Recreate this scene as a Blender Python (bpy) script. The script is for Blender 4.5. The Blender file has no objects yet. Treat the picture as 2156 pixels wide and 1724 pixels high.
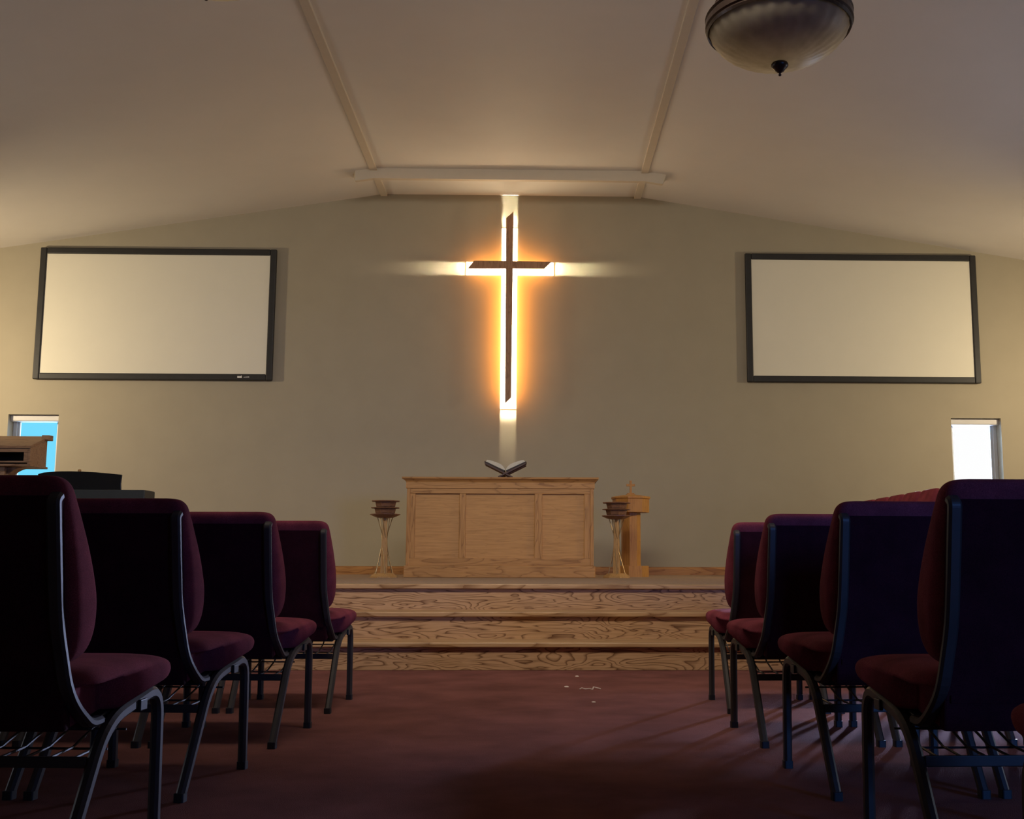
import bpy, bmesh, math, random
from mathutils import Vector, Matrix

random.seed(7)
sc = bpy.context.scene
COL = sc.collection
R = math.radians

# ------------------------------------------------------------------ materials
MATS = {}


def new_mat(name):
    m = bpy.data.materials.new(name)
    m.use_nodes = True
    nt = m.node_tree
    b = nt.nodes['Principled BSDF']
    MATS[name] = m
    return m, nt, b


def N(nt, t, **kw):
    n = nt.nodes.new(t)
    for k, v in kw.items():
        if k in n.inputs:
            n.inputs[k].default_value = v
        else:
            setattr(n, k, v)
    return n


def ramp(nt, fac, stops):
    r = nt.nodes.new('ShaderNodeValToRGB')
    el = r.color_ramp.elements
    while len(el) > len(stops):
        el.remove(el[-1])
    while len(el) < len(stops):
        el.new(0.5)
    for e, (p, c) in zip(el, stops):
        e.position = p
        e.color = (c[0], c[1], c[2], 1)
    nt.links.new(fac, r.inputs['Fac'])
    return r.outputs['Color']


def coords(nt, scale=(1, 1, 1), rot=(0, 0, 0)):
    tc = nt.nodes.new('ShaderNodeTexCoord')
    mp = nt.nodes.new('ShaderNodeMapping')
    mp.inputs['Scale'].default_value = scale
    mp.inputs['Rotation'].default_value = rot
    nt.links.new(tc.outputs['Object'], mp.inputs['Vector'])
    return mp.outputs['Vector']


def noise(nt, vec, scale, detail=4, rough=.55, dist=0.):
    n = nt.nodes.new('ShaderNodeTexNoise')
    n.inputs['Scale'].default_value = scale
    n.inputs['Detail'].default_value = detail
    n.inputs['Roughness'].default_value = rough
    n.inputs['Distortion'].default_value = dist
    nt.links.new(vec, n.inputs['Vector'])
    return n.outputs['Fac']


def bump(nt, b, h, strength, dist):
    bp = nt.nodes.new('ShaderNodeBump')
    bp.inputs['Strength'].default_value = strength
    bp.inputs['Distance'].default_value = dist
    nt.links.new(h, bp.inputs['Height'])
    nt.links.new(bp.outputs['Normal'], b.inputs['Normal'])


def plain(name, col, rough=.5, metal=0., spec=.5, var=.12, vscale=12, bs=0., bd=.002, bscale=200):
    m, nt, b = new_mat(name)
    v = coords(nt)
    f = noise(nt, v, vscale)
    lo = [c * (1 - var) for c in col]
    hi = [min(1, c * (1 + var)) for c in col]
    nt.links.new(ramp(nt, f, [(.3, lo), (.7, hi)]), b.inputs['Base Color'])
    b.inputs['Roughness'].default_value = rough
    b.inputs['Metallic'].default_value = metal
    b.inputs['Specular IOR Level'].default_value = spec
    if bs:
        bump(nt, b, noise(nt, v, bscale, 2), bs, bd)
    return m


def wood(name, dark, light, axis='x', scale=1.0, rings=9, rough=.42, contrast=1.0):
    """oak: contour lines of a stretched noise field make the cathedral figure, fine pores on top"""
    m, nt, b = new_mat(name)
    st = {'x': (.55, 3.2, 3.2), 'z': (3.2, 3.2, .42), 'y': (3.2, .5, 3.2)}[axis]
    v = coords(nt, [s * scale for s in st])
    f = noise(nt, v, 1.9, 2.5, .5, .45)
    mul = N(nt, 'ShaderNodeMath', operation='MULTIPLY')
    mul.inputs[1].default_value = rings * 2.2
    nt.links.new(f, mul.inputs[0])
    fr = N(nt, 'ShaderNodeMath', operation='FRACT')
    nt.links.new(mul.outputs[0], fr.inputs[0])
    sf = {'x': (3, 70, 70), 'z': (70, 70, 3), 'y': (70, 3, 70)}[axis]
    p = noise(nt, coords(nt, sf), 1.5, 3, .6)
    mix = [l * (1 - .55 * contrast) + d * .55 * contrast for d, l in zip(dark, light)]
    c1 = ramp(nt, fr.outputs[0], [(0., dark), (.12, mix), (.34, light), (.9, light), (1., mix)])
    c2 = ramp(nt, p, [(.3, (.72, .68, .62)), (.58, (1, 1, 1))])
    mx = N(nt, 'ShaderNodeMix', data_type='RGBA', blend_type='MULTIPLY')
    mx.inputs[0].default_value = .8
    nt.links.new(c1, mx.inputs[6])
    nt.links.new(c2, mx.inputs[7])
    nt.links.new(mx.outputs[2], b.inputs['Base Color'])
    b.inputs['Roughness'].default_value = rough
    b.inputs['Specular IOR Level'].default_value = .35
    bump(nt, b, p, .08, .001)
    return m


def fabric(name, col, rough=.95, sheen=.25, scale=420):
    m, nt, b = new_mat(name)
    v = coords(nt)
    f = noise(nt, v, scale, 2, .6)
    g = noise(nt, v, 9, 3)
    ad = N(nt, 'ShaderNodeMath', operation='MULTIPLY')
    nt.links.new(f, ad.inputs[0])
    nt.links.new(g, ad.inputs[1])
    nt.links.new(ramp(nt, ad.outputs[0], [(.12, [c * .6 for c in col]), (.4, [c * 1.3 for c in col])]), b.inputs['Base Color'])
    b.inputs['Roughness'].default_value = rough
    b.inputs['Specular IOR Level'].default_value = .1
    b.inputs['Sheen Weight'].default_value = sheen
    b.inputs['Sheen Roughness'].default_value = .5
    b.inputs['Sheen Tint'].default_value = (col[0] * 3, col[1] * 3, col[2] * 3.2, 1)
    bump(nt, b, f, .35, .0015)
    return m


def emit(name, col, strength):
    m, nt, b = new_mat(name)
    b.inputs['Base Color'].default_value = (.8, .8, .8, 1)
    b.inputs['Emission Color'].default_value = (*col, 1)
    b.inputs['Emission Strength'].default_value = strength
    return m


WALL = plain('wall_paint', (.355, .318, .238), .85, var=.025, vscale=3, bs=.04, bd=.001, bscale=160)
CEIL = plain('ceiling_paint', (.70, .67, .63), .62, spec=.4, var=.02, vscale=2, bs=.15, bd=.0012, bscale=120)
TRIMW = plain('white_trim_paint', (.58, .51, .41), .5, var=.02)
CARPET = plain('burgundy_carpet', (.205, .082, .069), 1., spec=.02, var=.22, vscale=3.2, bs=.9, bd=.006, bscale=330)
STAGEC = plain('taupe_stage_carpet', (.34, .24, .17), 1., spec=.02, var=.15, vscale=40, bs=.8, bd=.004, bscale=330)
OAKR = wood('oak_riser', (.13, .055, .022), (.50, .30, .155), 'x', 1.35, 9)
OAKT = wood('oak_nosing', (.24, .12, .05), (.49, .30, .15), 'x', 1.0, 3, .35)
OAKX = wood('oak_rail', (.27, .125, .040), (.47, .245, .083), 'x', 1.5, 3, .45, .7)
OAKZ = wood('oak_stile', (.27, .125, .040), (.48, .25, .086), 'z', 1.5, 4, .45, .8)
PLY = wood('oak_veneer_panel', (.46, .24, .083), (.52, .278, .098), 'x', 1.6, 3, .5, .5)
BASEW = wood('oak_baseboard', (.24, .10, .035), (.42, .21, .075), 'x', 1.2, 4, .4)
FONTW = wood('honey_oak', (.33, .155, .04), (.42, .21, .055), 'z', 2.2, 3, .4, .6)
STANDW = wood('turned_stand_wood', (.30, .155, .05), (.44, .255, .095), 'z', 5, 4, .45, .7)
PLATEW = wood('walnut_plate', (.12, .052, .028), (.20, .095, .052), 'x', 5, 4, .35)
CROSSW = wood('stained_cross_wood', (.25, .12, .06), (.36, .19, .10), 'z', 2, 5, .5)
LECTW = wood('lectern_oak', (.23, .12, .06), (.38, .22, .12), 'x', 2, 4, .45)
BLACKF = plain('black_velvet_frame', (.012, .012, .013), .55, var=.2)
SCREEN = plain('projection_fabric', (.72, .70, .60), .9, spec=.15, var=.01, vscale=4)
METAL = plain('dark_bronze_metal', (.050, .041, .036), .5, metal=.35, var=.1)
GLIDE = plain('black_plastic', (.012, .012, .012), .5)
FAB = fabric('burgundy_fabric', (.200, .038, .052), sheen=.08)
FABD = fabric('burgundy_fabric_shaded', (.040, .007, .012), sheen=.05)  # same burgundy cloth, darkened to paint in the shade on the chair backs
BLACKP = plain('black_piano_finish', (.008, .008, .009), .3, var=.1)
GREYP = plain('charcoal_keyboard_shell', (.022, .026, .026), .6, var=.1)
BRONZE = plain('oil_rubbed_bronze', (.045, .028, .021), .35, metal=.5, var=.15)
PAGE = plain('paper_pages', (.60, .57, .47), .8, var=.05, vscale=60)
LEATHER = plain('dark_leather', (.022, .010, .010), .6, var=.2)
STANDD = plain('dark_stand_wood', (.055, .022, .016), .5, var=.2)
ROD = plain('brass_rod', (.30, .21, .11), .35, metal=.5, var=.05)
VINYL = plain('white_vinyl_frame', (.66, .72, .78), .4, var=.02)
SHADE = plain('roller_shade_cassette', (.62, .62, .62), .6, var=.02)
THREAD = plain('pale_scrap', (.72, .60, .52), .9, var=.05)
LOGO = plain('white_logo_print', (.75, .75, .73), .6, var=.02)
DARKIN = plain('dark_shelf_interior', (.01, .009, .008), .8)


def glass_mat():
    m, nt, b = new_mat('window_glass')
    nt.nodes.remove(b)
    t = nt.nodes.new('ShaderNodeBsdfTransparent')
    g = nt.nodes.new('ShaderNodeBsdfGlossy')
    g.inputs['Roughness'].default_value = .03
    lw = N(nt, 'ShaderNodeLayerWeight', Blend=.12)
    mx = nt.nodes.new('ShaderNodeMixShader')
    nt.links.new(lw.outputs['Fresnel'], mx.inputs[0])
    nt.links.new(t.outputs[0], mx.inputs[1])
    nt.links.new(g.outputs[0], mx.inputs[2])
    nt.links.new(mx.outputs[0], nt.nodes['Material Output'].inputs['Surface'])
    return m


GLASS = glass_mat()


def bowl_glass():
    m, nt, b = new_mat('ribbed_bowl_glass')
    f = noise(nt, coords(nt), 14, 4)
    c = ramp(nt, f, [(.3, (.42, .365, .27)), (.7, (.54, .48, .37))])
    nt.links.new(c, b.inputs['Base Color'])
    b.inputs['Roughness'].default_value = .42
    b.inputs['Specular IOR Level'].default_value = .3
    t = nt.nodes.new('ShaderNodeBsdfTranslucent')
    nt.links.new(c, t.inputs['Color'])
    mx = nt.nodes.new('ShaderNodeMixShader')
    mx.inputs[0].default_value = .55
    nt.links.new(b.outputs[0], mx.inputs[1])
    nt.links.new(t.outputs[0], mx.inputs[2])
    nt.links.new(mx.outputs[0], nt.nodes['Material Output'].inputs['Surface'])
    return m


BOWL = bowl_glass()


def backlight_mat():
    """warm white diffuser of the light box behind the cross"""
    return emit('warm_backlight_diffuser', (1., .80, .50), 14.0)


BACKL = backlight_mat()

# ------------------------------------------------------------------ mesh helpers


def obj(name, bm, mat, parent=None, smooth=False, bevel=0., seg=2, loc=None):
    bmesh.ops.recalc_face_normals(bm, faces=bm.faces)
    me = bpy.data.meshes.new(name)
    bm.to_mesh(me)
    bm.free()
    o = bpy.data.objects.new(name, me)
    COL.objects.link(o)
    if isinstance(mat, (list, tuple)):
        for x in mat:
            me.materials.append(x)
    else:
        me.materials.append(mat)
    if smooth:
        for p in me.polygons:
            p.use_smooth = True
    if bevel:
        md = o.modifiers.new('bevel', 'BEVEL')
        md.width = bevel
        md.segments = seg
        md.limit_method = 'ANGLE'
        md.angle_limit = R(35)
    if parent:
        o.parent = parent
    if loc:
        o.location = loc
    return o


def thing(name, label=None, cat=None, loc=(0, 0, 0), rz=0, group=None, kind=None):
    o = bpy.data.objects.new(name, None)
    COL.objects.link(o)
    o.empty_display_size = .1
    o.location = loc
    o.rotation_euler = (0, 0, rz)
    return tag(o, label, cat, group, kind)


def tag(o, label=None, cat=None, group=None, kind=None):
    if label:
        o['label'] = label
    if cat:
        o['category'] = cat
    if group:
        o['group'] = group
    if kind:
        o['kind'] = kind
    return o


def box(bm, x0, x1, y0, y1, z0, z1):
    v = [bm.verts.new(p) for p in ((x0, y0, z0), (x1, y0, z0), (x1, y1, z0), (x0, y1, z0),
                                   (x0, y0, z1), (x1, y0, z1), (x1, y1, z1), (x0, y1, z1))]
    for f in ((0, 3, 2, 1), (4, 5, 6, 7), (0, 1, 5, 4), (1, 2, 6, 5), (2, 3, 7, 6), (3, 0, 4, 7)):
        bm.faces.new([v[i] for i in f])


def boxes(*bs):
    bm = bmesh.new()
    for b in bs:
        box(bm, *b)
    return bm


def loft(bm, rings, cap=True, closed=True):
    rows = [[bm.verts.new(p) for p in r] for r in rings]
    n = len(rows[0])
    for a, b in zip(rows, rows[1:]):
        for i in range(n if closed else n - 1):
            j = (i + 1) % n
            bm.faces.new((a[i], a[j], b[j], b[i]))
    if cap:
        bm.faces.new(list(reversed(rows[0])))
        bm.faces.new(rows[-1])


def rrect(x0, x1, y0, y1, r, z, n=5):
    """rounded rectangle ring at height z"""
    r = min(r, (x1 - x0) / 2 - 1e-4, (y1 - y0) / 2 - 1e-4)
    out = []
    for cx, cy, a0 in ((x1 - r, y1 - r, 0), (x0 + r, y1 - r, 90), (x0 + r, y0 + r, 180), (x1 - r, y0 + r, 270)):
        for k in range(n + 1):
            a = R(a0 + 90 * k / n)
            out.append((cx + r * math.cos(a), cy + r * math.sin(a), z))
    return out


def ring(r, z, n=24, a0=0., cx=0., cy=0.):
    return [(cx + r * math.cos(a0 + 2 * math.pi * k / n), cy + r * math.sin(a0 + 2 * math.pi * k / n), z) for k in range(n)]


def lathe(bm, prof, n=32, a0=0.):
    loft(bm, [ring(max(r, 1e-4), z, n, a0) for r, z in prof])


def prism(bm, pts, axis, a, b):
    """extrude a 2-D outline; axis 'y': pts are (x,z); axis 'x': pts are (y,z)"""
    mk = (lambda p, t: (p[0], t, p[1])) if axis == 'y' else (lambda p, t: (t, p[0], p[1]))
    A = [bm.verts.new(mk(p, a)) for p in pts]
    B = [bm.verts.new(mk(p, b)) for p in pts]
    bm.faces.new(A)
    bm.faces.new(list(reversed(B)))
    n = len(pts)
    for i in range(n):
        j = (i + 1) % n
        bm.faces.new((A[j], A[i], B[i], B[j]))


def tube(bm, pts, r, n=8):
    pts = [Vector(p) for p in pts]
    rings = []
    up = Vector((.31, .2, .93)).normalized()
    for i, p in enumerate(pts):
        t = (pts[min(i + 1, len(pts) - 1)] - pts[max(i - 1, 0)]).normalized()
        a = t.cross(up)
        if a.length < 1e-3:
            a = t.cross(Vector((1, 0, 0)))
        a.normalize()
        b = t.cross(a)
        rings.append([tuple(p + r * (math.cos(2 * math.pi * k / n) * a + math.sin(2 * math.pi * k / n) * b)) for k in range(n)])
    loft(bm, rings)


def fillet(pts, r, n=6):
    out = [pts[0]]
    for i in range(1, len(pts) - 1):
        p, a, b = Vector(pts[i]), Vector(pts[i - 1]), Vector(pts[i + 1])
        ri = r[i - 1] if isinstance(r, (list, tuple)) else r
        d1, d2 = (a - p), (b - p)
        l = min(ri, d1.length * .49, d2.length * .49)
        s, e = p + d1.normalized() * l, p + d2.normalized() * l
        for k in range(n + 1):
            t = k / n
            out.append(tuple((1 - t) ** 2 * s + 2 * t * (1 - t) * p + t * t * e))
    out.append(pts[-1])
    return out


def flatbar(bm, path, x, w, t):
    fx = x if callable(x) else (lambda z: x)
    """rounded rectangular tube along a path in the (y,z) plane at x; w across x, t in plane"""
    path = [Vector(p) for p in path]
    c = min(w, t) * .28
    prof = [(-w / 2, -t / 2 + c), (-w / 2 + c, -t / 2), (w / 2 - c, -t / 2), (w / 2, -t / 2 + c),
            (w / 2, t / 2 - c), (w / 2 - c, t / 2), (-w / 2 + c, t / 2), (-w / 2, t / 2 - c)]
    rings = []
    for i, p in enumerate(path):
        tg = (path[min(i + 1, len(path) - 1)] - path[max(i - 1, 0)]).normalized()
        nn = Vector((-tg.y, tg.x))
        rings.append([(fx(p.y) + u, p.x + nn.x * v, p.y + nn.y * v) for u, v in prof])
    loft(bm, rings)


def dense(prof, k=3):
    """Catmull-Rom interpolation of a list of tuples"""
    out = []
    n = len(prof)
    for i in range(n - 1):
        p0, p1, p2, p3 = prof[max(i - 1, 0)], prof[i], prof[i + 1], prof[min(i + 2, n - 1)]
        for q in range(k):
            t = q / k
            out.append(tuple(.5 * (2 * b + (c - a) * t + (2 * a - 5 * b + 4 * c - d) * t * t + (3 * b - a - 3 * c + d) * t ** 3)
                             for a, b, c, d in zip(p0, p1, p2, p3)))
    out.append(prof[-1])
    return out


def kids(o):
    return [c for c in list(COL.objects) if c.parent == o]


def copy_tree(o, parent=None):
    c = o.copy()
    COL.objects.link(c)
    if parent:
        c.parent = parent
    for k in kids(o):
        copy_tree(k, c)
    return c


# ------------------------------------------------------------------ room shell
D, H = 13.0, 5.034
XL, XR, YB = -8.0, 7.4, -4.0
BL, BR, SL = -1.828, 1.224, .158
ST = .51          # stage height


def ceil_z(x):
    if x < BL:
        return H - SL * (BL - x)
    if x > BR:
        return H - SL * (x - BR)
    return H


def shell(name, faces, mat, bevel=0):
    bm = bmesh.new()
    for f in faces:
        bm.faces.new([bm.verts.new(p) for p in f])
    bmesh.ops.remove_doubles(bm, verts=bm.verts, dist=1e-4)
    me_o = obj(name, bm, mat)
    return tag(me_o, kind='structure')


WIN = {'window_1': (-6.106, -5.528, 1.15, 2.34), 'window_2': (4.93, 5.528, 1.15, 2.36)}
(w1a, w1b, w1c, w1d), (w2a, w2b, w2c, w2d) = WIN['window_1'], WIN['window_2']
xs = [XL, w1a, w1b, BL, BR, w2a, w2b, XR]
faces = []
for a, b in zip(xs, xs[1:]):
    hole = None
    for h in WIN.values():
        if abs(a - h[0]) < 1e-6:
            hole = h
    if hole:
        faces.append([(a, D, 0), (b, D, 0), (b, D, hole[2]), (a, D, hole[2])])
        faces.append([(a, D, hole[3]), (b, D, hole[3]), (b, D, ceil_z(b)), (a, D, ceil_z(a))])
        for (p, q) in (((a, hole[2]), (b, hole[2])), ((b, hole[2]), (b, hole[3])), ((b, hole[3]), (a, hole[3])), ((a, hole[3]), (a, hole[2]))):
            faces.append([(p[0], D, p[1]), (q[0], D, q[1]), (q[0], D + .2, q[1]), (p[0], D + .2, p[1])])
    else:
        faces.append([(a, D, 0), (b, D, 0), (b, D, ceil_z(b)), (a, D, ceil_z(a))])
shell('wall_front', faces, WALL)
shell('wall_left', [[(XL, YB, 0), (XL, D, 0), (XL, D, ceil_z(XL)), (XL, YB, ceil_z(XL))]], WALL)
shell('wall_right', [[(XR, D, 0), (XR, YB, 0), (XR, YB, ceil_z(XR)), (XR, D, ceil_z(XR))]], WALL)
shell('wall_back', [[(XL, YB, 0), (XR, YB, 0), (XR, YB, ceil_z(XR)), (BR, YB, H), (BL, YB, H), (XL, YB, ceil_z(XL))]], WALL)
shell('floor', [[(XL, YB, 0), (XR, YB, 0), (XR, D, 0), (XL, D, 0)]], CARPET)
shell('ceiling', [[(a, YB, ceil_z(a)), (b, YB, ceil_z(b)), (b, D, ceil_z(b)), (a, D, ceil_z(a))]
                  for a, b in ((XL, BL), (BL, BR), (BR, XR))], CEIL)

# ceiling battens along the two creases
for i, (xc, s) in enumerate(((BL, -1), (BR, 1))):
    bm = bmesh.new()
    w = .04
    prism(bm, [(xc - w, ceil_z(xc - w) + .004), (xc - w, H - .028), (xc + w, H - .028), (xc + w, ceil_z(xc + w) + .004)], 'y', 1.5, D - .002)
    tag(obj('trim_%d' % (i + 1), bm, TRIMW, bevel=.004), kind='structure')

# cross beam under the ceiling, bent with the slopes, splayed ends
bm = bmesh.new()
ya, yb, hb = 12.10, 12.30, .118
px = [-2.03, BL, BR, 1.425]
rings = []
for k, x in enumerate(px):
    z = ceil_z(x)
    rings.append([(x, ya, z + .003), (x, ya, z - hb), (x, yb - .14, z - hb), (x + (-.05 if k == 0 else .05 if k == 3 else 0), yb, ceil_z(x) - .012 if k in (0, 3) else z - .02),
                  (x + (-.045 if k == 0 else .045 if k == 3 else 0), ya + .012, ceil_z(x + (-.045 if k == 0 else .045 if k == 3 else 0)) + .003)])
loft(bm, rings)
tag(obj('trim_3', bm, TRIMW), kind='structure')

# baseboard on the stage along the front wall
bm = bmesh.new()
prism(bm, [(D - .001, ST), (D - .018, ST), (D - .018, ST + .068), (D - .012, ST + .082), (D - .012, ST + .09), (D - .001, ST + .094)], 'x', XL + .01, XR - .01)
tag(obj('baseboard_front', bm, BASEW), kind='structure')

# windows
for name, (a, b, c, d) in WIN.items():
    w = thing(name, kind='structure', loc=((a + b) / 2, D + .1, c))
    hw, hh = (b - a) / 2, d - c
    fr = bmesh.new()
    t = .045
    for q in ((-hw, -hw + t, 0, hh), (hw - t, hw, 0, hh), (-hw + t, hw - t, 0, t), (-hw + t, hw - t, hh - t, hh)):
        box(fr, q[0], q[1], .035, .095, q[2], q[3])
    obj('frame', fr, VINYL, w, bevel=.005)
    sash = bmesh.new()
    t2 = .03
    for q in ((-hw + t, -hw + t + t2, t, hh - t), (hw - t - t2, hw - t, t, hh - t), (-hw + t + t2, hw - t - t2, t, t + t2), (-hw + t + t2, hw - t - t2, hh - t - t2, hh - t)):
        box(sash, q[0], q[1], .05, .08, q[2], q[3])
    obj('sash', sash, VINYL, w, bevel=.004)
    obj('pane', boxes((-hw + t + t2 - .005, hw - t - t2 + .005, .062, .066, t + t2 - .005, hh - t - t2 + .005)), GLASS, w)
    cs = bmesh.new()
    prism(cs, fillet([(.025, hh - .001), (-.05, hh - .001), (-.05, hh - .075), (.025, hh - .075)], .02, 4), 'x', -hw + .004, hw - .004)
    obj('shade_cassette', cs, SHADE, w, bevel=.003)

# ------------------------------------------------------------------ stage and steps
RISE = .17
st = thing('stage', kind='structure', loc=(0, 7.04, 0))
YN = [7.34, 7.67, 8.07]           # nosing fronts seen in the photo
yr = [7.04, 7.37, 7.72]           # riser faces
for k in range(3):
    z0, z1 = k * RISE, (k + 1) * RISE
    obj('riser', boxes((XL + .01, XR - .01, yr[k] - 7.04, yr[k] + .02 - 7.04, z0 + (.002 if k == 0 else 0), z1 - .03)), OAKR, st)
for k in range(2):
    bm = bmesh.new()
    z1 = (k + 1) * RISE
    y0, y1 = yr[k] - .03 - 7.04, yr[k + 1] + .01 - 7.04
    prism(bm, fillet([(y1, z1 - .03), (y0, z1 - .03), (y0, z1), (y1, z1)], .008, 4), 'x', XL + .01, XR - .01)
    obj('tread', bm, OAKT, st)
bm = bmesh.new()
y0 = yr[2] - .03 - 7.04
prism(bm, fillet([(y0 + .14, ST - .03), (y0, ST - .03), (y0, ST), (y0 + .14, ST)], .008, 4), 'x', XL + .01, XR - .01)
obj('nosing', bm, OAKT, st)
obj('platform', boxes((XL + .01, XR - .01, y0 + .14, D - .002 - 7.04, .01, ST)), STAGEC, st)

# ------------------------------------------------------------------ lit cross
CX = -.31
cr = thing('wall_cross', 'tall dark wooden cross with slanted ends glowing with backlight on the front wall', 'cross', (CX, D - .001, 3.6))


def L(x, z):
    return (x - CX, z - 3.6)


YB0, YB1 = -.195, -.165
bm = bmesh.new()
prism(bm, [L(-.346, 2.475), L(-.276, 2.545), L(-.268, 4.775), L(-.354, 4.690)], 'y', YB0, YB1)
obj('upright_beam', bm, CROSSW, cr, bevel=.002)
bm = bmesh.new()
prism(bm, [L(-.800, 4.078), L(.100, 4.082), L(.182, 4.165), L(-.725, 4.170)], 'y', YB0 - .002, YB1 - .002)
obj('cross_beam', bm, CROSSW, cr, bevel=.002)
lb = bmesh.new()
zt, zb, zm = 4.62, 2.44, 4.125
box(lb, -.407 - CX, -.222 - CX, -.004, 0, zb - 3.6, zt - 3.6)
box(lb, -.83 - CX, -.407 - CX, -.004, 0, zm - .078 - 3.6, zm + .078 - 3.6)
box(lb, -.222 - CX, .21 - CX, -.004, 0, zm - .078 - 3.6, zm + .078 - 3.6)
obj('backlight', lb, BACKL, cr)
for z in (2.75, 4.4):
    obj('standoff', boxes((-.325 - CX, -.30 - CX, YB1, -.003, z - 3.6, z + .03 - 3.6)), METAL, cr)


def area(name, loc, direc, sx, sy, power, col, spread=180, roll=None):
    l = bpy.data.lights.new(name, 'AREA')
    l.shape = 'RECTANGLE'
    l.size, l.size_y = sx, sy
    l.energy = power
    l.color = col
    l.spread = R(spread)
    o = bpy.data.objects.new(name, l)
    COL.objects.link(o)
    o.location = loc
    d = Vector(direc).normalized()
    z = -d
    x = Vector(roll).normalized() if roll else z.orthogonal().normalized()
    x = (x - z * x.dot(z)).normalized()
    y = z.cross(x)
    o.rotation_euler = Matrix((x, y, z)).transposed().to_euler()
    return o


AMB = (1., .34, .035)
WARM = (1., .86, .60)
# amber strips on the back of the beams, facing the wall
area('cross_strip_lower', (-.312, D - .155, 3.30), (0, 1, 0), .03, 1.45, 17.0, AMB, roll=(1, 0, 0))
area('cross_strip_upper', (-.312, D - .155, 4.28), (0, 1, 0), .03, .30, 1.3, AMB, roll=(1, 0, 0))
area('cross_strip_left', (-.55, D - .155, 4.125), (0, 1, 0), .36, .03, 2.2, AMB, roll=(1, 0, 0))
area('cross_strip_right', (-.06, D - .155, 4.125), (0, 1, 0), .36, .03, 2.2, AMB, roll=(1, 0, 0))
# open channel ends: light spilling along the wall
for nm_, p_, d_, rl_, wd_ in (('top', (-.314, 4.62), (0, 1), (1, 0, 0), .18), ('bottom', (-.314, 2.46), (0, -1), (1, 0, 0), .18),
                              ('left', (-.79, 4.125), (-1, 0), (0, 0, 1), .15), ('right', (.17, 4.125), (1, 0), (0, 0, 1), .15)):
    for k_, (ti_, bk_, pw_, sp_) in enumerate(((.24, .115, 1.0, 9), (.09, .14, .18 if nm_ == 'bottom' else .45, 7))):
        area('channel_end_' + nm_, (p_[0] - d_[0] * bk_, D - .041, p_[1] - d_[1] * bk_), (d_[0], ti_, d_[1]), wd_, .038, pw_, WARM, sp_, rl_)

# ------------------------------------------------------------------ projection screens


def screen(x0, x1, z0, z1, label, logo):
    cx, cz = (x0 + x1) / 2, (z0 + z1) / 2
    t = thing('projection_screen', label, 'projection screen', (cx, D - .002, cz), group=None)
    hw, hh, f = (x1 - x0) / 2, (z1 - z0) / 2, .075
    bm = boxes((-hw, -hw + f, -.06, -.012, -hh, hh), (hw - f, hw, -.06, -.012, -hh, hh),
               (-hw + f, hw - f, -.06, -.012, -hh, -hh + f), (-hw + f, hw - f, -.06, -.012, hh - f, hh))
    fo = obj('frame', bm, BLACKF, t, bevel=.012, seg=3)
    obj('screen_surface', boxes((-hw + f - .01, hw - f + .01, -.045, -.035, -hh + f - .01, hh - f + .01)), SCREEN, t)
    for q in (-.45, .45):
        obj('wall_bracket', boxes((hw * (q - .05), hw * (q + .05), -.02, 0, hh - .3, hh - .02)), BLACKF, t)
    if logo:
        b2 = bmesh.new()
        x = hw - .40
        box(b2, x - .002, x + .055, -.0605, -.0595, -hh + .036, -hh + .040)
        for k, wd in enumerate((.008, .010, .007, .010, .008)):
            box(b2, x, x + wd, -.0625, -.0595, -hh + .026, -hh + .049 + (.006 if k == 4 else 0))
            x += wd + .002
        obj('maker_mark', b2, LOGO, fo)
        b2 = bmesh.new()
        x += .02
        box(b2, x, x + .066, -.0605, -.0595, -hh + .033, -hh + .035)
        for k in range(6):
            box(b2, x, x + .007, -.0615, -.0595, -hh + .032, -hh + .040 + .001 * k)
            x += .011
        obj('maker_mark', b2, SHADE, fo)
    return t


screen(-5.838, -3.071, 2.747, 4.321, 'wide black-framed projection screen left of the lit cross, small white mark on its bottom edge', True)
screen(2.506, 5.296, 2.769, 4.330, 'wide black-framed projection screen right of the lit cross, plain black frame', False)

# ------------------------------------------------------------------ altar
AX0, AX1, AY = -1.222, .570, 10.754
AD = .72
ACX = (AX0 + AX1) / 2
al = thing('altar_table', 'long panelled oak altar with moulded top in the middle of the stage', 'altar', (ACX, AY, ST))


def A(x):
    return x - ACX


w = (AX1 - AX0) / 2
obj('body', boxes((-w + .02, w - .02, .03, AD - .02, .02, .84)), OAKX, al)
obj('plinth', boxes((-w - .015, w + .015, -.018, AD + .01, 0, .112)), OAKX, al, bevel=.006)
# top with cornice profile, swept round as a loft
bm = bmesh.new()
prof = [(.002, .848), (.010, .850), (.010, .905), (.014, .915), (.034, .935), (.046, .938), (.048, .955)]
loft(bm, [rrect(-w - e, w + e, -e, AD + e, .004, z, 1) for e, z in prof])
obj('top', bm, OAKX, al)
zb_, zt_ = .112, .848
pz0, pz1 = .184, .798
pans = [(-1.141, -.717), (-.658, .003), (.077, .481)]
fr = bmesh.new()
box(fr, A(AX0 + .03), A(AX1 - .03), 0, .032, pz1, zt_)
obj('top_rail', fr, OAKX, al, bevel=.003)
obj('bottom_rail', boxes((A(AX0 + .03), A(AX1 - .03), 0, .032, zb_, pz0)), OAKX, al, bevel=.003)
edges = [(AX0 + .03, pans[0][0]), (pans[0][1], pans[1][0]), (pans[1][1], pans[2][0]), (pans[2][1], AX1 - .03)]
for a, b in edges:
    obj('stile', boxes((A(a), A(b), .001, .032, pz0, pz1)), OAKZ, al, bevel=.003)
for s in ((AX0, AX0 + .032), (AX1 - .032, AX1)):
    obj('corner_post', boxes((A(s[0]), A(s[1]), -.006, .05, zb_, zt_)), OAKZ, al, bevel=.005)
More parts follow.
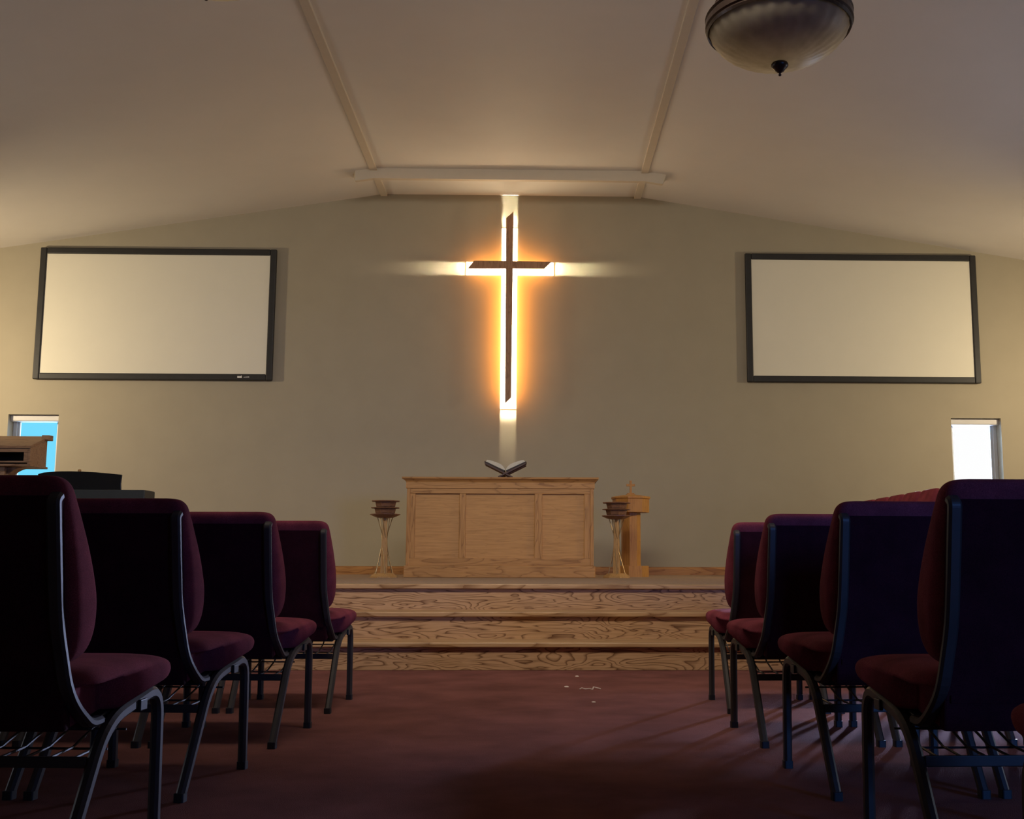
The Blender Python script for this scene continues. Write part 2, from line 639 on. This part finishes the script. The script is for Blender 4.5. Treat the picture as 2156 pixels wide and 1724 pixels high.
for a, b in pans:
    bm = boxes((A(a) - .005, A(b) + .005, .024, .034, pz0 - .005, pz1 + .005))
    obj('front_panel', bm, PLY, al)

# ------------------------------------------------------------------ book stand and open book
BY = 10.80
ALT = ST + .955
BX = -.283
bs = thing('book_stand', 'folding X-shaped dark wood book stand on the altar top', 'book stand', (BX, BY, ALT))


def slab(bm, p, q, t, y0, y1):
    p, q = Vector(p), Vector(q)
    d = (q - p).normalized()
    n = Vector((-d.y, d.x)) * t / 2
    prism(bm, [tuple(p - n), tuple(q - n), tuple(q + n), tuple(p + n)], 'y', y0, y1)


bm = bmesh.new()
slab(bm, (.068, .008), (-.198, .142), .016, 0, .10)
slab(bm, (.068, .008), (-.198, .142), .016, .16, .24)
obj('panel', bm, STANDD, bs, bevel=.002)
bm = bmesh.new()
slab(bm, (-.068, .008), (.198, .142), .016, .101, .159)
slab(bm, (-.068, .008), (.198, .142), .0155, -.004, .0)
slab(bm, (-.068, .008), (.198, .142), .016, .241, .30)
obj('panel', bm, STANDD, bs, bevel=.002)
bk = thing('open_book', 'thick open book lying on the X-shaped stand upon the altar', 'book', (BX, BY, ALT))
for s in (-1, 1):
    bm = bmesh.new()
    pts = [(.012, .060), (.205, .156), (.199, .163), (.010, .073)]
    prism(bm, [(s * x, z) for x, z in pts], 'y', .015, .285)
    obj('cover', bm, LEATHER, bk)
    bm = bmesh.new()
    pts = [(.004, .073), (.016, .078), (.190, .160), (.178, .176), (.150, .172), (.095, .155), (.050, .137), (.024, .116), (.008, .092)]
    prism(bm, [(s * x, z) for x, z in pts], 'y', .022, .278)
    obj('page_block', bm, PAGE, bk)

# ------------------------------------------------------------------ offering plate stands
def oct_loft(bm, prof, a0=R(22.5), n=8):
    loft(bm, [ring(r / math.cos(math.pi / n), z, n, a0) for r, z in prof])


def plate_stand(x, y, rz, label, side):
    t = thing('plate_stand', label, 'stand', (x, y, ST), rz, 'plate stands beside the altar')
    bm = bmesh.new()
    oct_loft(bm, [(.124, 0), (.124, .012), (.085, .042), (.04, .044)])
    obj('base', bm, STANDW, t)
    bm = bmesh.new()
    loft(bm, [rrect(-r, r, -r, r, .004, z, 1) for r, z in ((.032, .04), (.028, .25), (.022, .42), (.017, .562))])
    obj('post', bm, STANDW, t)
    bm = bmesh.new()
    oct_loft(bm, [(.045, .556), (.078, .562), (.132, .588), (.132, .594), (.118, .594), (.075, .572), (.03, .572)], a0=0)
    obj('tray', bm, PLATEW, t)
    for k in range(6):
        a = R(60 * k + 12)
        b = a + R(150)
        bm = bmesh.new()
        tube(bm, [(.072 * math.cos(a), .072 * math.sin(a), .566), (.092 * math.cos(b), .092 * math.sin(b), .036)], .0038, 6)
        obj('rod', bm, ROD, t)
    # two stacked plates rest on the tray
    zz = ST + .5945
    for k in range(2):
        bm = bmesh.new()
        oct_loft(bm, [(.080, 0), (.088, .006), (.097, .050), (.128, .053), (.130, .058), (.128, .062), (.093, .060), (.082, .012), (.02, .010)])
        o = obj('offering_plate', bm, PLATEW, loc=(x + .003 * k, y, zz + k * .0625))
        o.rotation_euler = (0, 0, rz + R(4 * k))
        tag(o, '%s dark wooden offering plate of two stacked on the stand %s of the altar' % (('lower', 'upper')[k], side), 'plate', 'offering plates stacked on the stands')
    return t


plate_stand(-1.408, 10.62, R(3), 'slim wooden stand with crossed rods left of the altar, two plates on top', 'left')
plate_stand(.792, 10.78, R(-14), 'slim wooden stand with crossed rods right of the altar, in front of the font', 'right')

# ------------------------------------------------------------------ font
FX, FY = .995, 11.52
fo = thing('baptismal_font', 'octagonal honey oak baptismal font with small cross on its lid, right of altar', 'font', (FX, FY, ST), R(10))
bm = bmesh.new()
oct_loft(bm, [(.168, 0), (.168, .108), (.165, .112), (.05, .112)])
obj('base', bm, FONTW, fo)
bm = bmesh.new()
oct_loft(bm, [(.092, .112), (.092, .655)])
obj('column', bm, FONTW, fo)
bm = bmesh.new()
oct_loft(bm, [(.06, .652), (.176, .655), (.176, .79), (.06, .79)])
obj('bowl', bm, FONTW, fo)
bm = bmesh.new()
oct_loft(bm, [(.176, .79), (.188, .796), (.188, .812), (.180, .818), (.10, .832), (.02, .836)])
lid = obj('lid', bm, FONTW, fo)
bm = boxes((-.046, .046, -.03, .03, .828, .846), (-.034, .034, -.022, .022, .846, .856), (-.011, .011, -.011, .011, .856, .985), (-.044, .044, -.0105, .0105, .925, .950))
c = obj('cross_finial', bm, FONTW, lid, bevel=.002)
c.rotation_euler = (0, 0, R(-10))

# ------------------------------------------------------------------ lectern (left, behind the keyboard)
LX, LY = -4.515, 9.4
le = thing('lectern', 'oak lectern with sloped desk and dark open shelf before the left window', 'lectern', (LX, LY, ST))
hw = .30
zf0, zf1, zk1 = .950, 1.085, 1.198     # head bottom, front top, back top (above stage)
DP = .32
for s in (-1, 1):
    bm = bmesh.new()
    prism(bm, [(0, zf0), (DP, zf0), (DP, zk1), (0, zf1)], 'x', s * hw - (.02 if s > 0 else 0), s * hw + (.02 if s < 0 else 0))
    obj('side_panel', bm, LECTW, le, bevel=.003)
obj('back_panel', boxes((-hw + .02, hw - .02, DP - .02, DP, zf0, zk1 - .01)), LECTW, le)
obj('shelf_interior', boxes((-hw + .021, hw - .021, DP - .025, DP - .0205, zf0 + .02, zf1 - .01)), DARKIN, le)
obj('front_frame', boxes((-hw + .02, -hw + .05, 0, .02, zf0 + .012, zf1), (hw - .05, hw - .02, 0, .02, zf0 + .012, zf1),
                         (-hw + .05, hw - .05, 0, .02, zf1 - .035, zf1), (-hw + .05, hw - .05, 0, .02, zf0 + .012, zf0 + .025)), LECTW, le)
bm = bmesh.new()
prism(bm, [(-.015, zf1 - .004), (-.012, zf1 + .016), (DP + .02, zk1 + .022), (DP + .02, zk1 - .002)], 'x', -hw - .015, hw + .005)
obj('desk_top', bm, LECTW, le, bevel=.003)
bm = bmesh.new()
prism(bm, [(DP - .07, zk1 - .018), (DP - .05, zk1 + .024), (DP + .03, zk1 + .026), (DP + .03, zk1 - .02)], 'x', hw - .03, hw + .035)
obj('end_cap', bm, LECTW, le, bevel=.003)
obj('head_base', boxes((-hw - .01, hw + .012, -.012, DP + .01, zf0 - .018, zf0)), LECTW, le, bevel=.003)
obj('column', boxes((-.18, .07, .06, .26, .06, zf0 - .018)), LECTW, le, bevel=.004)
bm = bmesh.new()
arc = [(.07 + .17 * (1 - math.cos(R(a))), zf0 - .018 - .11 * (1 - math.sin(R(a)))) for a in range(0, 91, 10)]
prism(bm, [(.07, zf0 - .018)] + arc, 'y', .10, .22)
obj('bracket', bm, LECTW, le)
obj('foot', boxes((-.28, .22, 0, .32, 0, .06)), LECTW, le, bevel=.006)

# ------------------------------------------------------------------ digital piano seen from behind
KX0, KX1, KY = -4.40, -3.075, 8.9
kp = thing('digital_piano', 'black digital piano seen from behind with curved music desk, left end of stage', 'piano', ((KX0 + KX1) / 2, KY, ST))
hk = (KX1 - KX0) / 2
obj('keybed', boxes((-hk, hk, 0, .24, .575, .708)), GREYP, kp, bevel=.008)
obj('back_panel', boxes((-hk + .02, hk - .02, .03, .05, .12, .575)), BLACKP, kp)
for s in (-1, 1):
    obj('side_leg', boxes((s * (hk - .022) - .018, s * (hk - .022) + .018, .0, .24, 0, .575)), BLACKP, kp, bevel=.004)
bm = bmesh.new()
mx = (KX0 + KX1) / 2
top = [(-3.945, .834), (-3.90, .846), (-3.80, .855), (-3.70, .857), (-3.60, .855), (-3.50, .850), (-3.40, .842), (-3.285, .831)]
prism(bm, [(-3.285 - mx, .702), (-3.29 - mx, .76)] + [(x - mx, z) for x, z in reversed(top)] + [(-3.945 - mx, .702)], 'y', .06, .078)
md = obj('music_desk', bm, BLACKP, kp, bevel=.003)
bm = bmesh.new()
lathe(bm, [(.0, .850), (.011, .854), (.014, .863), (.010, .872), (.0, .875)], 12)
o = obj('knob', bm, STANDW, md, smooth=True, loc=(-3.623 - mx, .07, 0))

# ------------------------------------------------------------------ church chair


def back_y(z):
    return -.185 - .085 * (z - .34) / .483


def make_chair():
    t = thing('church_chair')
    # seat cushion, its underside following the sloping rails
    bm = bmesh.new()
    prof = [(.345, .222, -.170, .238, .05), (.352, .236, -.186, .268, .05), (.366, .242, -.195, .283, .055), (.388, .2435, -.198, .288, .055),
            (.408, .240, -.196, .284, .06), (.424, .230, -.188, .268, .07), (.436, .205, -.17, .235, .08), (.442, .15, -.13, .18, .08), (.444, .08, -.07, .11, .07)]
    rings = []
    for z, w, a, b, r in dense(prof):
        rg = rrect(-w, w, a, b, r, z, 6)
        rg = rg[:14] + [(-w, -.022, z), (-w, -.030, z)] + rg[14:] + [(w, -.030, z), (w, -.022, z)]
        if z < .41:          # rear corners notched for the back posts
            rg = [(max(-.186, min(.186, px_)) if py_ < -.026 else px_, py_, pz_) for px_, py_, pz_ in rg]
        rings.append([(px_, py_, pz_ + .14 * (py_ - .03) * (1 - (pz_ - .345) / .1)) for px_, py_, pz_ in rg])
    loft(bm, rings)
    obj('seat', bm, FAB, t, smooth=True)
    bm = boxes((-.20, .20, -.10, .22, .318, .338))
    for v in bm.verts:
        v.co.z += .14 * (v.co.y - .03)
    obj('seat_pan', bm, GLIDE, t, bevel=.004)
    # backrest cushion
    bm = bmesh.new()
    prof = [(.452, .205, .000, .022, .01), (.460, .222, -.004, .050, .02), (.480, .233, -.006, .085, .03), (.520, .241, -.008, .108, .035), (.580, .2435, -.008, .118, .035),
            (.640, .242, -.008, .110, .035), (.700, .238, -.008, .094, .033), (.748, .233, -.008, .078, .03), (.790, .228, -.010, .066, .03), (.822, .222, -.010, .056, .028),
            (.837, .212, -.006, .046, .025), (.844, .195, .004, .036, .015), (.846, .17, .012, .028, .008)]
    loft(bm, [rrect(-w + .0285, w - .0285, back_y(z) + a, back_y(z) + b, r, z, 6) for z, w, a, b, r in dense(prof, 4)])
    obj('backrest', bm, FAB, t, smooth=True)
    # upholstered rear panel, runs down to seat frame
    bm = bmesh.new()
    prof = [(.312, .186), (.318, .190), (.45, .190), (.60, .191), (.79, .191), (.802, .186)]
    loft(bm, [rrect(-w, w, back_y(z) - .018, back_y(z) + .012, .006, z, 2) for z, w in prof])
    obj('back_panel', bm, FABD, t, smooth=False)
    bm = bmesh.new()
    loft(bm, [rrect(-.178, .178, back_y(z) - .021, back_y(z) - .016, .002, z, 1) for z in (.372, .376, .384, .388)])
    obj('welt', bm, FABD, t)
    for s in (-1, 1):
        # upright post
        bm = bmesh.new()
        pth = fillet([(-.060, .318), (-.11, .316), (back_y(.37) - .016, .375), (back_y(.60) - .026, .60), (back_y(.792) - .024, .792), (back_y(.80) - .008, .802)], [.03, .06, .2, .008], 6)
        flatbar(bm, pth, lambda z, s=s: s * (.180 + .020 * max(0., min(1., (.56 - z) / .2)) ** 1.5), .029, .02)
        obj('back_post', bm, METAL, t, smooth=False)
        # front leg, seat rail and rear leg in one bent tube
        bm = bmesh.new()
        pth = fillet([(.252, .012), (.238, .360), (-.060, .312), (-.248, .012)], [.075, .085], 8)
        flatbar(bm, pth, s * .216, .026, .030)
        lf = obj('side_frame', bm, METAL, t, smooth=False)
        for yy in (.2525, -.249):
            bm = bmesh.new()
            loft(bm, [rrect(s * .216 - .0145, s * .216 + .0145, yy - .0165, yy + .0165, .005, z, 3) for z in (0, .02, .024)])
            obj('glide', bm, GLIDE, lf)
        obj('ganging_bracket', boxes((s * .231 - .005, s * .231 + .005, .085, .125, .318, .344)), GLIDE, t, bevel=.002)
    # wire book rack under the seat
    obj('rear_bar', boxes((-.203, .203, -.118, -.110, .224, .248)), METAL, t, bevel=.002)
    bm = bmesh.new()
    for k in range(7):
        x = -.165 + .055 * k
        tube(bm, [(x, -.11, .240), (x, .02, .246), (x, .12, .275), (x, .19, .325)], .0032, 6)
    for (y, z) in ((.02, .243), (.12, .272)):
        tube(bm, [(-.19, y, z), (.19, y, z)], .003, 6)
    obj('book_rack', bm, METAL, t)
    return t


proto = make_chair()
used = [False]


def place(x, y, rz, label, group, z=0.):
    if not used[0]:
        o = proto
        used[0] = True
    else:
        o = copy_tree(proto)
    o.location = (x, y, z)
    o.rotation_euler = (0, 0, rz)
    tag(o, label, 'chair', group)
    return o


PITCH = .494
# (x of aisle chair, y, angle, side, number of chairs seen)
rows = [
    (-1.160, 2.640, -3.0, -1, 1, 'nearest row left of the aisle'),
    (-1.178, 3.530, -5.0, -1, 2, 'second row from the camera, left of the aisle'),
    (-1.138, 4.415, -3.0, -1, 3, 'third row from the camera, left of the aisle'),
    (-1.116, 5.340, -1.5, -1, 4, 'front row by the steps, left of the aisle'),
    (1.075, 1.720, 2.0, 1, 1, ''),
    (1.062, 2.630, 1.0, 1, 1, 'nearest full row right of the aisle'),
    (1.065, 3.522, 3.0, 1, 2, 'second row from the camera, right of the aisle'),
    (1.046, 4.415, 2.5, 1, 3, 'third row from the camera, right of the aisle'),
    (1.091, 5.320, .5, 1, 3, 'front row by the steps, right of the aisle'),
]
for x, y, a, s, n, nm in rows:
    side = 'left' if s < 0 else 'right'
    for k in range(n):
        xx = x + s * k * PITCH * math.cos(R(a))
        yy = y + s * k * PITCH * math.sin(R(a))
        if nm == '':
            lb_ = 'burgundy chair at the lower right edge, only its seat corner and leg showing'
        elif k == 0:
            lb_ = 'burgundy padded metal-leg chair on the aisle, ' + nm
        elif k == n - 1 and n > 3:
            lb_ = 'burgundy padded chair fourth from the aisle, ' + nm
        else:
            lb_ = 'burgundy padded chair %s from the aisle, %s' % (('', 'second', 'third')[k], nm)
        place(xx, yy, R(a), lb_, 'burgundy chairs in rows %s of the aisle' % side)
nth = ('nearest the camera', 'second nearest the camera', 'middle one of five', 'second farthest from the camera', 'farthest, nearest the front wall')
for k in range(5):
    place(3.52, 10.53 + .494 * k, R(90), 'burgundy chair in the side row on the stage right, ' + nth[k], 'chairs in the side row on the stage', ST)

# ------------------------------------------------------------------ pendant lamps


def pendant(x, y, z, label):
    """z is the tip of the finial"""
    t = thing('pendant_lamp', label, 'ceiling lamp', (x, y, z), group='bowl pendant lamps')
    Rr = .34
    n = 120
    rings = []
    prof = [(.02, .062), (.08, .066), (.15, .082), (.21, .108), (.26, .140), (.295, .174), (.318, .210), (.326, .235)]
    for r, zz in prof + [(r - .006, zz + .006) for r, zz in reversed(prof)]:
        rr = []
        for i in range(n):
            a = 2 * math.pi * i / n
            k = 1 + (.008 * math.cos(a * 30) * min(1, r / .2))
            rr.append((r * k * math.cos(a), r * k * math.sin(a), zz))
        rings.append(rr)
    bm = bmesh.new()
    loft(bm, rings)
    obj('glass_bowl', bm, BOWL, t, smooth=True)
    bm = bmesh.new()
    pr = [(.326, .226), (.334, .220), (.340, .232), (.337, .240), (.345, .246), (.343, .275), (.336, .284), (.345, .292), (.338, .302), (.318, .302), (.318, .235)]
    rings = [[(r * math.cos(2 * math.pi * i / 64), r * math.sin(2 * math.pi * i / 64), zz) for i in range(64)] for r, zz in pr + [pr[0]]]
    loft(bm, rings, cap=False)
    bmesh.ops.remove_doubles(bm, verts=bm.verts, dist=1e-5)
    obj('rim', bm, BRONZE, t, smooth=False)
    bm = bmesh.new()
    lathe(bm, [(.0, .0), (.006, .002), (.007, .008), (.004, .013), (.008, .017), (.020, .024), (.024, .032), (.034, .040), (.040, .050), (.040, .058), (.034, .068), (.0, .072)], 24)
    obj('finial', bm, BRONZE, t, smooth=True)
    top = ceil_z(x) - z
    for k in range(3):
        a = R(120 * k + 200)
        bm = bmesh.new()
        ca, sa = math.cos(a), math.sin(a)
        tube(bm, fillet([(.332 * ca, .332 * sa, .298), (.26 * ca, .26 * sa, .46), (.10 * ca, .10 * sa, .62), (.02 * ca, .02 * sa, .82)], .12, 6), .009, 8)
        obj('arm', bm, BRONZE, t, smooth=True)
    bm = bmesh.new()
    lathe(bm, [(.0, .79), (.03, .80), (.034, .84), (.012, .86), (.012, top - .05), (.07, top - .03), (.075, top - .002), (.0, top - .001)], 20)
    obj('stem', bm, BRONZE, t, smooth=True)
    return t


pendant(1.14, 4.95, 2.925, 'bowl pendant lamp of ribbed frosted glass with bronze rim, at the upper right')
pendant(-1.30, 4.16, 2.845, 'pendant lamp whose dark finial tip just enters the top edge, upper left')

# ------------------------------------------------------------------ scraps on the carpet
bm = bmesh.new()
pts = [(0, 0, .004), (.012, .006, .010), (.03, -.006, .006), (.055, .004, .007), (.068, -.008, .004), (.074, .03, .012), (.09, .035, .008), (.112, .02, .004)]
tube(bm, pts, .003, 6)
tag(obj('thread', bm, THREAD, loc=(.243, 5.985, 0)), 'short pale wavy thread lying on the carpet before the steps', 'thread')
for (x, y, s, lb_) in ((.179, 6.125, .009, 'tiny pale fleck on the carpet left of the wavy thread'), (.290, 5.473, .007, 'tiny pale crumb on the carpet nearer than the wavy thread'),
                       (.256, 6.673, .008, 'tiny pale fleck on the carpet close to the bottom step')):
    bm = bmesh.new()
    loft(bm, [rrect(-s * 1.3, s * 1.3, -s, s, s * .6, 0.0005, 2), rrect(-s * 1.5, s * 1.2, -s * .8, s, s * .6, s * .35, 2), rrect(-s * .6, s * .6, -s * .5, s * .5, s * .3, s * .6, 2)])
    tag(obj('carpet_scrap', bm, THREAD, loc=(x, y, 0)), lb_, 'scrap', 'pale scraps on the carpet')

# ------------------------------------------------------------------ light
wd = bpy.data.worlds.new('sky')
sc.world = wd
wd.use_nodes = True
nt = wd.node_tree
bg = nt.nodes['Background']
tc = nt.nodes.new('ShaderNodeTexCoord')
sx = nt.nodes.new('ShaderNodeSeparateXYZ')
nt.links.new(tc.outputs['Generated'], sx.inputs[0])
mr = N(nt, 'ShaderNodeMapRange')
mr.inputs['From Min'].default_value = -.35
mr.inputs['From Max'].default_value = .35
nt.links.new(sx.outputs['X'], mr.inputs['Value'])
nt.links.new(ramp(nt, mr.outputs[0], [(0, (.18, .72, 1.)), (.35, (.25, .78, 1.)), (.8, (1., 1., 1.)), (1, (1., 1., 1.))]), bg.inputs['Color'])
bg.inputs['Strength'].default_value = 1.0

# warm wall-wash lamps on the two side walls by the stage
LW = (1., .80, .52)
area('side_lamp_left', (-7.55, 10.9, 2.9), (.70, .68, -.22), .25, .25, 78, LW, 150)
area('side_lamp_right', (6.95, 10.7, 2.9), (-.70, .66, -.26), .25, .25, 60, LW, 150)
# small warm spots from the sides of the stage on the altar group


def spot(name, loc, to, power, col, ang, blend, rad):
    l = bpy.data.lights.new(name, 'SPOT')
    l.energy = power
    l.color = col
    l.spot_size = R(ang)
    l.spot_blend = blend
    l.shadow_soft_size = rad
    o = bpy.data.objects.new(name, l)
    COL.objects.link(o)
    o.location = loc
    o.rotation_euler = (Vector(to) - Vector(loc)).to_track_quat('-Z', 'Y').to_euler()
    return o


spot('stage_spot_right', (6.6, 8.9, 3.0), (.8, 11.4, 1.0), 360, (1., .70, .30), 25, .7, .10)
spot('stage_spot_left', (-7.0, 9.3, 2.3), (-1.0, 11.4, 1.0), 110, (1., .78, .42), 34, .7, .10)
# added soft fill over the aisle, no fixture, thrown forward on altar and steps
area('aisle_fill', (-.3, 3.6, 4.5), (0, 7.2, -4.4), 3.2, .8, 94, (1., .89, .75), 120, (1, 0, 0))
# daylight at the two front windows
area('daylight_right', (5.23, D + .35, 2.2), (-.30, -1, -.16), .55, 1.1, 60, (.55, .70, 1.), 120, (1, 0, 0))
area('daylight_left', (-5.82, D + .35, 2.2), (.25, -1, -.12), .55, 1.1, 12, (.45, .70, 1.), 140, (1, 0, 0))
area('sky_beam_right', (5.23, D + .30, 1.95), (-3.4, -8.8, -1.95), .5, .6, 60, (.50, .60, 1.), 28, (1, 0, 0))
area('side_fill_right', (7.3, 6.6, 1.6), (-1, -.1, .10), 1.3, 1.2, 30, (.70, .80, 1.), 160, (0, 1, 0))  # added cool ambient fill by the right wall, no window there
area('side_fill_left', (-7.9, 6.6, 1.7), (1, .0, .10), 1.3, 1.2, 24, (.78, .85, 1.), 160, (0, 1, 0))  # added cool fill by the left wall, cools the ceiling tone
area('rear_blue_fill', (5.4, YB + .3, 2.1), (-3.5, 6.9, -1.35), 1.4, 1.2, 16, (.10, .30, 1.), 40, (1, 0, 0))  # added blue fill behind the camera, tints the right-hand chairs

# ------------------------------------------------------------------ camera
cd = bpy.data.cameras.new('camera')
cd.sensor_width = 36
cd.sensor_fit = 'HORIZONTAL'
cd.lens = 36 * 2349.45 / 2156
cd.shift_x = -(1184.86 - 1078) / 2156
cd.clip_start = .05
co = bpy.data.objects.new('camera', cd)
COL.objects.link(co)
co.location = (0, 0, .67)
co.rotation_euler = (Matrix.Rotation(-.0252, 3, 'Z') @ Matrix.Rotation(math.pi / 2 + .1348, 3, 'X') @ Matrix.Rotation(.0026, 3, 'Z')).to_euler()
sc.camera = co

sc.view_settings.view_transform = 'Standard'
sc.view_settings.look = 'None'
sc.view_settings.gamma = 1
sc.view_settings.use_curve_mapping = False
sc.view_settings.exposure = 0.0
sc.cycles.max_bounces = 10
sc.cycles.diffuse_bounces = 6
sc.cycles.sample_clamp_indirect = 4
